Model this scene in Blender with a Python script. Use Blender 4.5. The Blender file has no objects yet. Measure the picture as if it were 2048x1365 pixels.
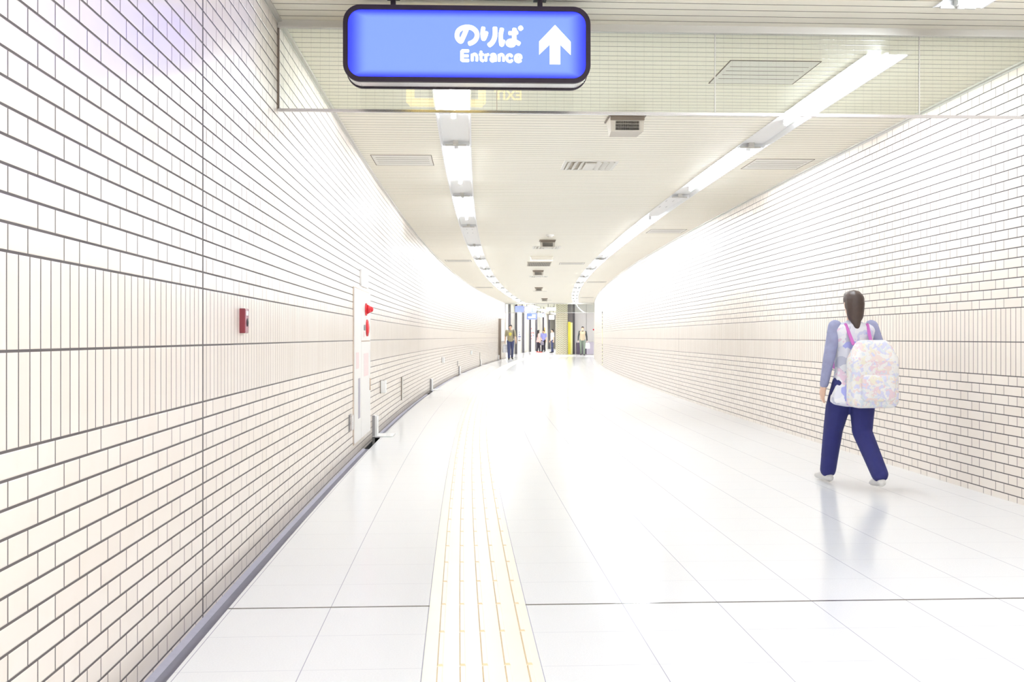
import bpy, bmesh, math, random
import numpy as np
from mathutils import Vector, Matrix, Euler

sc = bpy.context.scene
COL = sc.collection
rnd = random.Random(7)

# ------------------------------------------------------------------ camera, world, exposure
CAM_H = 1.13
cam_d = bpy.data.cameras.new('camera')
cam_d.lens = 36.0
cam_d.sensor_width = 36.0
cam_d.shift_y = -7.5 / 2048
cam_d.clip_start = 0.05
cam_d.clip_end = 300
cam = bpy.data.objects.new('camera', cam_d)
COL.objects.link(cam)
cam.location = (0, 0, CAM_H)
cam.rotation_euler = (math.pi / 2, 0, 0)
sc.camera = cam

world = bpy.data.worlds.new('world')
sc.world = world
world.use_nodes = True
world.node_tree.nodes['Background'].inputs[0].default_value = (0.9, 0.93, 1.0, 1)
world.node_tree.nodes['Background'].inputs[1].default_value = 0.3

sc.view_settings.view_transform = 'Standard'
sc.view_settings.look = 'None'
sc.view_settings.gamma = 1.0
sc.view_settings.use_curve_mapping = False
sc.view_settings.exposure = 0.0
TUBE = 96.0          # radiance of a lit fluorescent tube
HALL = 30.0           # radiance of the ceiling panels added to light the far hall
SIGN = 1.0           # radiance of the lit signs

sc.cycles.max_bounces = 9
sc.cycles.diffuse_bounces = 5
sc.cycles.glossy_bounces = 4
sc.cycles.transparent_max_bounces = 12
sc.cycles.caustics_reflective = False
sc.cycles.caustics_refractive = False
sc.cycles.sample_clamp_indirect = 6.0

# ------------------------------------------------------------------ the corridor's plan: a gently bending centre line
H = 2.98             # ceiling height
HW = 2.42            # half width
PC = [-9.978912065881384e-08, 7.274370659100657e-06, 0.001239985607303622, -0.06225728023886695, 1.3805664179086827]
_zz = np.linspace(-12, 112, 12401)
_zc = np.clip(_zz, 2, 57)
_dc = np.polyder(PC)
_xx = np.polyval(PC, _zc) + np.polyval(_dc, _zc) * (_zz - _zc)
_ss = np.concatenate([[0], np.cumsum(np.hypot(np.diff(_xx), np.diff(_zz)))])
_ss -= np.interp(0, _zz, _ss)

def frame(s, t=0.0):
    """point on the plan at arc length s, offset t to the right; and the heading angle"""
    z = float(np.interp(s, _ss, _zz)); x = float(np.interp(s, _ss, _xx))
    i = int(np.clip(np.searchsorted(_ss, s), 1, len(_ss) - 2))
    tx, tz = _xx[i + 1] - _xx[i - 1], _zz[i + 1] - _zz[i - 1]
    n = math.hypot(tx, tz); tx /= n; tz /= n
    return x + t * tz, z - t * tx, math.atan2(-tx, tz)

def P(s, t, z):
    x, y, _ = frame(s, t)
    return Vector((x, y, z))

JOINTS = [-10.3, 4.385, 19.04, 34.08, 48.95]     # expansion joints, along the centre line
S0, S1 = -9.0, 55.9                              # corridor ends
def steps(a, b, d=0.4):
    n = max(2, int(math.ceil((b - a) / d)) + 1)
    return [a + (b - a) * i / (n - 1) for i in range(n)]

# ------------------------------------------------------------------ materials
class N:
    def __init__(self, name):
        self.m = bpy.data.materials.new(name); self.m.use_nodes = True
        self.t = self.m.node_tree; self.b = self.t.nodes['Principled BSDF']
        self.out = self.t.nodes['Material Output']
    def n(self, typ, **kw):
        x = self.t.nodes.new(typ)
        for k, v in kw.items(): setattr(x, k, v)
        return x
    def put(self, v, sock):
        if isinstance(v, (int, float)): sock.default_value = v
        elif isinstance(v, tuple): sock.default_value = v if len(v) == 4 else v + (1,)
        else: self.t.links.new(v, sock)
    def ma(self, op, a, b=None, c=None):
        x = self.n('ShaderNodeMath', operation=op)
        self.put(a, x.inputs[0])
        if b is not None: self.put(b, x.inputs[1])
        if c is not None: self.put(c, x.inputs[2])
        return x.outputs[0]
    def uv(self):
        s = self.n('ShaderNodeSeparateXYZ'); self.t.links.new(self.n('ShaderNodeUVMap').outputs[0], s.inputs[0])
        return s.outputs[0], s.outputs[1]
    def obj(self):
        s = self.n('ShaderNodeSeparateXYZ'); self.t.links.new(self.n('ShaderNodeTexCoord').outputs['Object'], s.inputs[0])
        return s.outputs
    def mix(self, f, a, b):
        x = self.n('ShaderNodeMix', data_type='RGBA')
        self.put(f, x.inputs[0]); self.put(a, x.inputs[6]); self.put(b, x.inputs[7])
        return x.outputs[2]
    def sstep(self, x, lo, hi):
        r = self.n('ShaderNodeMapRange', interpolation_type='SMOOTHSTEP')
        self.put(x, r.inputs[0]); self.put(lo, r.inputs[1]); self.put(hi, r.inputs[2])
        return r.outputs[0]
    def bump(self, h, dist, strength=1.0):
        x = self.n('ShaderNodeBump'); x.inputs['Distance'].default_value = dist; x.inputs['Strength'].default_value = strength
        self.put(h, x.inputs['Height']); self.t.links.new(x.outputs[0], self.b.inputs['Normal'])
    def set(self, **kw):
        for k, v in kw.items(): self.put(v, self.b.inputs[k.replace('_', ' ')])
        return self
    def edge(self, x, period, offset=0.0):
        """distance to the nearest line of a set of lines period apart"""
        a = self.ma('ADD', x, 1000 * period - offset)
        p = self.ma('MODULO', a, period)
        return self.ma('MINIMUM', p, self.ma('SUBTRACT', period, p))

def flat(name, col, rough=0.5, metal=0.0, spec=0.5, noise=0.0, nscale=12.0, bump=0.0):
    m = N(name); m.set(Roughness=rough, Metallic=metal, Specular_IOR_Level=spec)
    if noise or bump:
        nz = m.n('ShaderNodeTexNoise'); nz.inputs['Scale'].default_value = nscale; nz.inputs['Detail'].default_value = 4
        m.t.links.new(m.n('ShaderNodeTexCoord').outputs['Object'], nz.inputs['Vector'])
        d = tuple(max(0, c * (1 - noise)) for c in col); u = tuple(min(1, c * (1 + noise)) for c in col)
        m.set(Base_Color=m.mix(nz.outputs[0], d, u))
        if bump: m.bump(nz.outputs[0], bump)
    else:
        m.set(Base_Color=tuple(col))
    return m.m

def emis(name, col, strength):
    m = N(name); m.set(Base_Color=tuple(.25 * c for c in col), Roughness=0.3, Emission_Color=tuple(col), Emission_Strength=strength)
    return m.m

# --- glazed wall tile: flemish rows above and below two rows of upright tiles
ROW, SOLD0, SOLDH = 0.068, 0.8616, 0.2354
SOLD1 = SOLD0 + 2 * SOLDH
def wall_tile(name):
    m = N(name); u, v = m.uv()
    PER, LONG = 0.345, 0.2325
    below = m.ma('LESS_THAN', v, SOLD0)
    base = m.ma('ADD', SOLD1, m.ma('MULTIPLY', below, SOLD0 - SOLD1))
    r = m.ma('DIVIDE', m.ma('SUBTRACT', v, base), ROW)
    row = m.ma('FLOOR', m.ma('ADD', r, 200.0))
    fv = m.ma('FRACT', m.ma('ADD', r, 200.0))
    hd = m.ma('MULTIPLY', m.ma('MINIMUM', fv, m.ma('SUBTRACT', 1.0, fv)), ROW)
    par = m.ma('MODULO', row, 2.0)
    uu = m.ma('ADD', m.ma('ADD', u, 300 * PER), m.ma('MULTIPLY', par, PER / 2))
    p = m.ma('MODULO', uu, PER)
    vd = m.ma('MINIMUM', m.ma('MINIMUM', p, m.ma('SUBTRACT', PER, p)), m.ma('ABSOLUTE', m.ma('SUBTRACT', p, LONG)))
    cid = m.ma('ADD', m.ma('MULTIPLY', m.ma('FLOOR', m.ma('DIVIDE', uu, PER)), 2.0), m.ma('GREATER_THAN', p, LONG))
    # upright tiles
    sr = m.ma('ADD', m.ma('DIVIDE', m.ma('SUBTRACT', v, SOLD0), SOLDH), 50.0)
    sf = m.ma('FRACT', sr)
    shd = m.ma('MULTIPLY', m.ma('MINIMUM', sf, m.ma('SUBTRACT', 1.0, sf)), SOLDH)
    su = m.ma('DIVIDE', m.ma('ADD', u, 100.0), 0.0657)
    sp = m.ma('FRACT', su)
    svd = m.ma('MULTIPLY', m.ma('MINIMUM', sp, m.ma('SUBTRACT', 1.0, sp)), 0.0657)
    insold = m.ma('MULTIPLY', m.ma('GREATER_THAN', v, SOLD0), m.ma('LESS_THAN', v, SOLD1))
    def pick(a, b):   # a in the rows, b in the band
        return m.ma('ADD', a, m.ma('MULTIPLY', insold, m.ma('SUBTRACT', b, a)))
    d = m.ma('MINIMUM', m.ma('SUBTRACT', pick(hd, shd), 0.0036), m.ma('SUBTRACT', pick(vd, svd), 0.0028))
    # expansion joints (u is measured from each joint, so the pattern restarts there)
    jd = None
    d = m.ma('MINIMUM', d, m.ma('SUBTRACT', m.ma('ABSOLUTE', u), 0.010))
    wn = m.n('ShaderNodeTexWhiteNoise', noise_dimensions='2D')
    cx = m.n('ShaderNodeCombineXYZ')
    m.put(pick(cid, m.ma('FLOOR', su)), cx.inputs[0]); m.put(pick(row, m.ma('FLOOR', sr)), cx.inputs[1])
    m.t.links.new(cx.outputs[0], wn.inputs['Vector'])
    tile = m.mix(wn.outputs[0], (0.81, 0.73, 0.655), (0.845, 0.77, 0.70))
    nz = m.n('ShaderNodeTexNoise'); nz.inputs['Scale'].default_value = 9; nz.inputs['Detail'].default_value = 3
    m.t.links.new(m.n('ShaderNodeUVMap').outputs[0], nz.inputs['Vector'])
    tile = m.mix(m.ma('MULTIPLY', m.sstep(nz.outputs[0], 0.5, 0.75), 0.25), tile, (0.79, 0.69, 0.60))
    g = m.ma('LESS_THAN', d, 0.0)
    m.set(Base_Color=m.mix(g, tile, (0.085, 0.07, 0.07)), Roughness=m.ma('ADD', 0.27, m.ma('MULTIPLY', g, 0.5)), Specular_IOR_Level=0.75)
    m.bump(m.sstep(d, -0.001, 0.003), 0.0012)
    return m.m

def slat_mat(name):
    m = N(name); u, v = m.uv()
    d = m.edge(u, 0.1072)
    wn = m.n('ShaderNodeTexWhiteNoise', noise_dimensions='1D')
    m.put(m.ma('FLOOR', m.ma('DIVIDE', m.ma('ADD', u, 107.2), 0.1072)), wn.inputs['W'])
    g = m.ma('LESS_THAN', d, 0.0042)
    slat = m.mix(wn.outputs[0], (0.935, 0.89, 0.765), (0.95, 0.91, 0.79))
    m.set(Base_Color=m.mix(g, slat, (0.13, 0.105, 0.075)), Roughness=0.38, Specular_IOR_Level=0.4)
    m.bump(m.sstep(d, 0.002, 0.010), 0.004)
    return m.m

def floor_mat(name):
    m = N(name); u, v = m.uv()
    dl = m.edge(v, 0.4085, -1.483)
    dc = m.edge(u, 0.4, 4.377)
    thin = m.ma('MAXIMUM', m.ma('LESS_THAN', dl, 0.0016), m.ma('MULTIPLY', m.ma('LESS_THAN', dc, 0.0013), 0.55))
    nz = m.n('ShaderNodeTexNoise'); nz.inputs['Scale'].default_value = 160; nz.inputs['Detail'].default_value = 6
    m.t.links.new(m.n('ShaderNodeUVMap').outputs[0], nz.inputs['Vector'])
    wn = m.n('ShaderNodeTexWhiteNoise', noise_dimensions='2D')
    cx = m.n('ShaderNodeCombineXYZ')
    m.put(m.ma('FLOOR', m.ma('DIVIDE', m.ma('ADD', u, 400 - 4.377), 0.4)), cx.inputs[0])
    m.put(m.ma('FLOOR', m.ma('DIVIDE', m.ma('ADD', v, 40.85 + 1.483), 0.4085)), cx.inputs[1])
    m.t.links.new(cx.outputs[0], wn.inputs['Vector'])
    c = m.mix(m.sstep(nz.outputs[0], 0.35, 0.7), (0.84, 0.85, 0.875), (0.88, 0.89, 0.915))
    c = m.mix(m.ma('MULTIPLY', wn.outputs[0], 0.3), c, (0.855, 0.862, 0.885))
    c = m.mix(thin, c, (0.42, 0.42, 0.52))
    jd = None
    for j in JOINTS:
        a = m.ma('LESS_THAN', m.ma('ABSOLUTE', m.ma('SUBTRACT', u, j)), 0.009)
        jd = a if jd is None else m.ma('MAXIMUM', jd, a)
    c = m.mix(jd, c, (0.03, 0.025, 0.03))
    m.set(Base_Color=c, Roughness=m.ma('ADD', 0.13, m.ma('MULTIPLY', nz.outputs[0], 0.06)), Specular_IOR_Level=0.5)
    return m.m

def glass_mat(name):
    m = N(name); u = m.obj()
    fr = m.n('ShaderNodeFresnel'); fr.inputs[0].default_value = 1.5
    tr = m.n('ShaderNodeBsdfTransparent'); tr.inputs[0].default_value = (0.965, 0.985, 0.955, 1)
    gl = m.n('ShaderNodeBsdfGlossy'); gl.inputs['Roughness'].default_value = 0.0
    mx = m.n('ShaderNodeMixShader')
    m.t.links.new(fr.outputs[0], mx.inputs[0]); m.t.links.new(tr.outputs[0], mx.inputs[1]); m.t.links.new(gl.outputs[0], mx.inputs[2])
    wire = m.ma('MAXIMUM', m.ma('LESS_THAN', m.edge(u[0], 0.053), 0.0009), m.ma('LESS_THAN', m.edge(u[2], 0.053), 0.0006))
    df = m.n('ShaderNodeBsdfDiffuse'); df.inputs[0].default_value = (0.5, 0.52, 0.46, 1)
    m2 = m.n('ShaderNodeMixShader')
    m.put(m.ma('MULTIPLY', wire, 0.07), m2.inputs[0])
    m.t.links.new(mx.outputs[0], m2.inputs[1]); m.t.links.new(df.outputs[0], m2.inputs[2])
    m.t.links.new(m2.outputs[0], m.out.inputs['Surface'])
    return m.m

def lit_panel(name, hw, hh, mid, rim, strength, fx=0.11, fz=0.045):
    """face of a lamp box: evenly lit in the middle, weaker beyond the ends of its tubes"""
    m = N(name); o = m.obj()
    dx = m.ma('DIVIDE', m.ma('SUBTRACT', hw, m.ma('ABSOLUTE', o[0])), fx)
    dz = m.ma('DIVIDE', m.ma('SUBTRACT', hh, m.ma('ABSOLUTE', o[2])), fz)
    f = m.sstep(m.ma('MINIMUM', dx, dz), 0.0, 1.0)
    c = m.mix(f, rim, mid)
    m.set(Base_Color=(0.02, 0.03, 0.15), Roughness=0.3, Specular_IOR_Level=0.15, Emission_Color=c, Emission_Strength=strength)
    return m.m

def print_mat(name, cols, scale=9.0, rough=0.8, sat=0):
    """cloth with a loose flowery print"""
    m = N(name)
    tc = m.n('ShaderNodeTexCoord')
    vo = m.n('ShaderNodeTexVoronoi'); vo.inputs['Scale'].default_value = scale
    nz = m.n('ShaderNodeTexNoise'); nz.inputs['Scale'].default_value = scale * 0.6; nz.inputs['Detail'].default_value = 3
    m.t.links.new(tc.outputs['Object'], nz.inputs['Vector'])
    av = m.n('ShaderNodeVectorMath', operation='ADD')
    sv = m.n('ShaderNodeVectorMath', operation='SCALE'); sv.inputs['Scale'].default_value = 0.25
    m.t.links.new(nz.outputs['Color'], sv.inputs[0])
    m.t.links.new(tc.outputs['Object'], av.inputs[0]); m.t.links.new(sv.outputs[0], av.inputs[1])
    m.t.links.new(av.outputs[0], vo.inputs['Vector'])
    sp = m.n('ShaderNodeSeparateColor'); m.t.links.new(vo.outputs['Color'], sp.inputs[0])
    cr = m.n('ShaderNodeValToRGB'); cr.color_ramp.interpolation = 'CONSTANT'
    e = cr.color_ramp.elements
    while len(e) < len(cols): e.new(0.5)
    for i, c in enumerate(cols):
        e[i].position = i / len(cols); e[i].color = tuple(c) + (1,)
    m.t.links.new(sp.outputs[0], cr.inputs[0])
    m.set(Base_Color=cr.outputs[0], Roughness=rough, Specular_IOR_Level=0.2)
    return m.m

M = dict(
    wall=wall_tile('glazed_tile'), slat=slat_mat('ceiling_slats'), floor=floor_mat('polished_floor_tile'), glass=glass_mat('wired_glass'),
    trim=flat('aluminium_trim', (0.62, 0.60, 0.56), 0.4, 0.3), cement=flat('painted_cement', (0.45, 0.44, 0.53), 0.7, noise=0.08, nscale=30),
    channel=flat('channel_paint', (0.225, 0.22, 0.275), 0.6, noise=0.12, nscale=14), hole=flat('drain_pit', (0.015, 0.013, 0.015), 0.9),
    white=flat('white_enamel', (0.90, 0.90, 0.90), 0.35), cream=flat('cream_paint', (0.80, 0.78, 0.72), 0.45),
    beige=flat('beige_enamel', (0.50, 0.44, 0.35), 0.45), beige3=flat('warm_grey_enamel', (0.56, 0.51, 0.44), 0.45), beige2=flat('light_beige_enamel', (0.68, 0.63, 0.54), 0.45),
    brown=flat('brown_enamel', (0.20, 0.155, 0.12), 0.5), dark=flat('black_steel', (0.028, 0.018, 0.028), 0.5, spec=.25),
    steel=flat('stainless_steel', (0.62, 0.60, 0.61), 0.22, 0.9), grey=flat('grey_enamel', (0.34, 0.33, 0.34), 0.5),
    slot=flat('slot_shadow', (0.05, 0.042, 0.035), 0.8), gap=flat('panel_gap', (0.15, 0.12, 0.09), 0.8),
    tube=emis('lit_tube', (0.865, 0.935, 1.0), TUBE), tube_off=flat('unlit_tube', (0.82, 0.82, 0.84), 0.2),
    glow=emis('added_ceiling_panel', (1, 1, 1), HALL), white_lit=emis('lit_white_panel', (1, 1, 1), 1.6 * SIGN),
    letter=emis('lit_lettering', (1, 1, 1), 1.5 * SIGN), yellow_lit=emis('lit_yellow_lettering', (1.0, 0.72, 0.08), 5.0),
    guide=flat('guide_tile', (0.92, 0.86, 0.72), 0.35, noise=0.03, nscale=6), guide_bar_shade=flat('guide_bar_shade', (0.84, 0.68, 0.44), 0.45),
    red=flat('red_plastic', (0.62, 0.02, 0.03), 0.25), maroon=flat('maroon_enamel', (0.22, 0.025, 0.04), 0.3),
    maroon_sheen=flat('maroon_sheen', (0.30, 0.10, 0.15), 0.12), pink=flat('faded_pink_print', (0.84, 0.68, 0.68), 0.5), black=flat('black_plastic', (0.02, 0.02, 0.022), 0.4),
    hatch=flat('cabinet_enamel', (0.84, 0.82, 0.80), 0.35), rust=flat('cabinet_edge', (0.50, 0.36, 0.27), 0.6),
    hall=flat('hall_panel', (0.83, 0.81, 0.75), 0.4), grey_wall=flat('grey_wall_panel', (0.80, 0.785, 0.80), 0.45), dark_wall=flat('dark_wall_panel', (0.27, 0.25, 0.27), 0.5),
    post=flat('dark_post', (0.10, 0.095, 0.115), 0.45), yellow=flat('yellow_board', (0.72, 0.66, 0.06), 0.4), pale_yellow=flat('pale_yellow_board', (0.82, 0.82, 0.40), 0.4),
    purple_grey=flat('purple_grey_panel', (0.36, 0.33, 0.40), 0.5), dark_purple=flat('dark_purple_panel', (0.06, 0.045, 0.075), 0.5),
    orange=flat('orange_print', (0.95, 0.45, 0.12), 0.5), yellow_print=flat('yellow_print', (0.92, 0.86, 0.10), 0.5), red_print=flat('red_print', (0.75, 0.12, 0.10), 0.5), blue_print=flat('blue_print', (0.12, 0.14, 0.35), 0.5),
)

# ------------------------------------------------------------------ mesh helper
class MB:
    def __init__(self): self.bm = bmesh.new()
    def _tag(self, verts, mat):
        if mat:
            fs = {f for v in verts for f in v.link_faces}
            for f in fs: f.material_index = mat
    def box(self, c, s, rz=0.0, mat=0, bevel=0.0):
        mt = Matrix.Translation(c) @ Matrix.Rotation(rz, 4, 'Z') @ Matrix.Diagonal((s[0], s[1], s[2], 1))
        r = bmesh.ops.create_cube(self.bm, size=1, matrix=mt)
        vs = r['verts']
        if bevel:
            es = list({e for v in vs for e in v.link_edges})
            rb = bmesh.ops.bevel(self.bm, geom=es, offset=bevel, segments=2, affect='EDGES', profile=0.5)
            for f in rb['faces']: f.material_index = mat
        else:
            self._tag(vs, mat)
        return self
    def cyl(self, a, b, r, r2=None, seg=16, mat=0):
        a, b = Vector(a), Vector(b); d = b - a
        mt = Matrix.Translation((a + b) / 2) @ d.to_track_quat('Z', 'Y').to_matrix().to_4x4()
        q = bmesh.ops.create_cone(self.bm, cap_ends=True, segments=seg, radius1=r, radius2=r if r2 is None else r2, depth=d.length, matrix=mt)
        self._tag(q['verts'], mat); return self
    def ball(self, c, r, sub=2, mat=0):
        r = (r, r, r) if isinstance(r, (int, float)) else r
        q = bmesh.ops.create_icosphere(self.bm, subdivisions=sub, radius=1, matrix=Matrix.Translation(c) @ Matrix.Diagonal((*r, 1)))
        self._tag(q['verts'], mat); return self
    def hull(self, balls, sub=2):
        """convex hull of ellipsoids (centre, radii)"""
        tmp = bmesh.new()
        for c, r in balls:
            r = (r, r, r) if isinstance(r, (int, float)) else r
            bmesh.ops.create_icosphere(tmp, subdivisions=sub, radius=1, matrix=Matrix.Translation(c) @ Matrix.Diagonal((*r, 1)))
        pts = [v.co.copy() for v in tmp.verts]; tmp.free()
        tmp = bmesh.new()
        for p in pts: tmp.verts.new(p)
        bmesh.ops.convex_hull(tmp, input=tmp.verts)
        keep = {}
        for f in tmp.faces:
            q = []
            for v in f.verts:
                if v not in keep: keep[v] = self.bm.verts.new(v.co)
                q.append(keep[v])
            self.bm.faces.new(q)
        tmp.free()
        return self
    def limb(self, pts, sub=2):
        for (a, ra), (b, rb) in zip(pts, pts[1:]): self.hull([(a, ra), (b, rb)], sub)
        return self
    def poly(self, pts, y0, y1, mat=0):
        """outline in x,z extruded from y0 to y1"""
        a = [self.bm.verts.new((p[0], y0, p[1])) for p in pts]; b = [self.bm.verts.new((p[0], y1, p[1])) for p in pts]
        fs = [self.bm.faces.new(a), self.bm.faces.new(b[::-1])]
        for i in range(len(pts)):
            j = (i + 1) % len(pts); fs.append(self.bm.faces.new((a[j], a[i], b[i], b[j])))
        for f in fs: f.material_index = mat
        return self
    def ring(self, outer, inner, y0, y1, mat=0):
        n = len(outer); v = []
        for pts, y in ((outer, y0), (inner, y0), (outer, y1), (inner, y1)):
            v.append([self.bm.verts.new((p[0], y, p[1])) for p in pts])
        for i in range(n):
            j = (i + 1) % n
            for q in ((v[0][i], v[0][j], v[1][j], v[1][i]), (v[2][j], v[2][i], v[3][i], v[3][j]), (v[0][j], v[0][i], v[2][i], v[2][j]), (v[1][i], v[1][j], v[3][j], v[3][i])):
                self.bm.faces.new(q).material_index = mat
        return self
    def mesh(self, name, mats, smooth=False, fix=True):
        if fix: bmesh.ops.recalc_face_normals(self.bm, faces=self.bm.faces)
        me = bpy.data.meshes.new(name); self.bm.to_mesh(me); self.bm.free()
        for m in (mats if isinstance(mats, (list, tuple)) else [mats]): me.materials.append(M[m] if isinstance(m, str) else m)
        if smooth:
            for p in me.polygons: p.use_smooth = True
        return me
    def build(self, name, mats, parent=None, loc=(0, 0, 0), rz=0.0, smooth=False, fix=True):
        o = bpy.data.objects.new(name, self.mesh(name, mats, smooth, fix))
        COL.objects.link(o); o.location = loc; o.rotation_euler = (0, 0, rz)
        if parent: o.parent = parent
        return o

def tag(o, label=None, cat=None, group=None, kind=None):
    for k, v in (('label', label), ('category', cat), ('group', group), ('kind', kind)):
        if v: o[k] = v
    return o
def thing(name, label, cat, loc=(0, 0, 0), rz=0.0, group=None):
    o = bpy.data.objects.new(name, None); COL.objects.link(o); o.location = loc; o.rotation_euler = (0, 0, rz)
    o.empty_display_size = 0.1
    return tag(o, label, cat, group)
def struct(o): return tag(o, kind='structure')
def copy_thing(o, loc, rz, label, group=None):
    c = o.copy(); COL.objects.link(c); c.location = loc; c.rotation_euler = (0, 0, rz); c['label'] = label
    if group: c['group'] = group
    for ch in list(o.children):
        d = ch.copy(); COL.objects.link(d); d.parent = c
        for g in list(ch.children):
            e = g.copy(); COL.objects.link(e); e.parent = d
    return c

ORD = ['first', 'second', 'third', 'fourth', 'fifth', 'sixth', 'seventh', 'eighth', 'ninth', 'tenth', 'eleventh', 'twelfth', 'thirteenth', 'fourteenth', 'fifteenth', 'sixteenth', 'seventeenth', 'eighteenth']

def ribbon(bm, ss, prof, u0=0.0):
    """sweep a profile of (t, z, v) along the plan; uv = (s - u0, v)"""
    uvl = bm.loops.layers.uv.verify()
    prev = None
    for s in ss:
        row = [bm.verts.new(P(s, t, z)) for t, z, v in prof]
        if prev:
            for i in range(len(prof) - 1):
                f = bm.faces.new((prev[0][i], row[i], row[i + 1], prev[0][i + 1]))
                for lp, (uu, vv) in zip(f.loops, ((prev[1], prof[i][2]), (s, prof[i][2]), (s, prof[i + 1][2]), (prev[1], prof[i + 1][2]))):
                    lp[uvl].uv = (uu - u0, vv)
        prev = (row, s)

# ------------------------------------------------------------------ the setting
GUT = -2.316                                             # floor edge beside the wall gutter
b = MB()
ribbon(b.bm, steps(S0, S1), [(GUT, 0, GUT), (-1.0, 0, -1.0), (0, 0, 0), (1.2, 0, 1.2), (HW + .02, 0, HW + .02)])
ribbon(b.bm, steps(S1, 108, 2.0), [(-4.5, 0, -4.5), (9.5, 0, 9.5)])
struct(b.build('floor', 'floor', fix=False))

for side, nm in ((-1, 'wall_left'), (1, 'wall_right')):
    b = MB(); edges = [S0] + [j for j in JOINTS if S0 < j < S1] + [S1]
    bot = -0.05 if side < 0 else -0.01
    for a, c in zip(edges, edges[1:]):
        u0 = a if a in JOINTS else c
        zs = [bot, H - 0.012]
        prof = [(side * HW, z, z) for z in zs]
        if side > 0: prof = prof[::-1]
        ribbon(b.bm, steps(a, c), prof, u0)
    # thickness: the wall's end and back
    t0, t1 = side * (HW + 0.001), side * (HW + 0.30)
    for q in ([P(S1, side * HW, bot), P(S1, t1, bot), P(S1, t1, H), P(S1, side * HW, H)],):
        b.bm.faces.new([b.bm.verts.new(p) for p in q])
    struct(b.build(nm, 'wall', fix=False))

# wall gutter on the left: cement fillet under the tiles and a painted channel
b = MB()
def gut(a, c, deep):
    prof = [(-HW - .004, -0.035, 0), (-HW + .028, -deep, 0), (GUT + .002, -deep, 0), (GUT + .002, 0.0, 0)]
    n0 = len(b.bm.faces)
    ribbon(b.bm, steps(a, c), prof)
    b.bm.faces.ensure_lookup_table()
    for i, f in enumerate(b.bm.faces[n0:]): f.material_index = 0 if i % 3 == 0 else 1
PITS = [11.72, 21.9, 31.4, 41.0, 51.0]
a = S0
for p in PITS:
    gut(a, p - 0.9, 0.042)
    n0 = len(b.bm.faces)
    ribbon(b.bm, steps(p - 0.9, p + .25), [(-HW - .004, -0.05, 0), (-HW - .004, -0.30, 0), (GUT + .002, -0.30, 0), (GUT + .002, 0, 0)])
    b.bm.faces.ensure_lookup_table()
    for f in b.bm.faces[n0:]: f.material_index = 2
    for s in (p - 0.9, p + .25):
        f = b.bm.faces.new([b.bm.verts.new(P(s, t, z)) for t, z in ((-HW, -.04), (GUT, -.04), (GUT, -.30), (-HW, -.30))]); f.material_index = 2
    a = p + .25
gut(a, S1, 0.042)
struct(b.build('baseboard_left', ['cement', 'channel', 'hole'], fix=False))

# ceiling of slats, open where the light troughs run
TR, TW = 1.43, 0.135
GAPS = [(5.68, 6.64)]
b = MB()
for t0, t1 in ((-HW, -TR - TW), (-TR + TW, TR - TW), (TR + TW, HW)):
    ribbon(b.bm, steps(S0, S1), [(t1, H, t1), (t0, H, t0)])
for sd in (-1, 1):
    for a, c in GAPS:
        ribbon(b.bm, steps(a, c, .25), [(sd * TR + TW, H, 0), (sd * TR - TW, H, 0)])
HH = 3.33
ribbon(b.bm, steps(S1, 108, 2.0), [(9.5, HH, 9.5), (-4.5, HH, -4.5)])
f = b.bm.faces.new([b.bm.verts.new(P(S1, t, z)) for t, z in ((-4.5, H), (9.5, H), (9.5, HH), (-4.5, HH))])
struct(b.build('ceiling', 'slat', fix=False))

# trim where ceiling meets walls
for k, sd in enumerate((-1, 1)):
    b = MB()
    ribbon(b.bm, steps(S0, S1), [(sd * (HW - .0), H - .022, 0), (sd * (HW - .006), H - .022, 0), (sd * (HW - .006), H - .012, 0), (sd * (HW - .030), H - .012, 0), (sd * (HW - .030), H, 0)])
    n0 = len(b.bm.faces)
    struct(b.build('trim_%d' % (k + 1), 'trim', fix=False))
b = MB()
for z0, z1, mt in ((-.35, H + .3, 0),):
    b.bm.faces.new([b.bm.verts.new(P(S0, t, z)) for t, z in ((-HW, z0), (HW, z0), (HW, z1), (-HW, z1))])
struct(b.build('wall_back', 'hall', fix=False))

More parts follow.
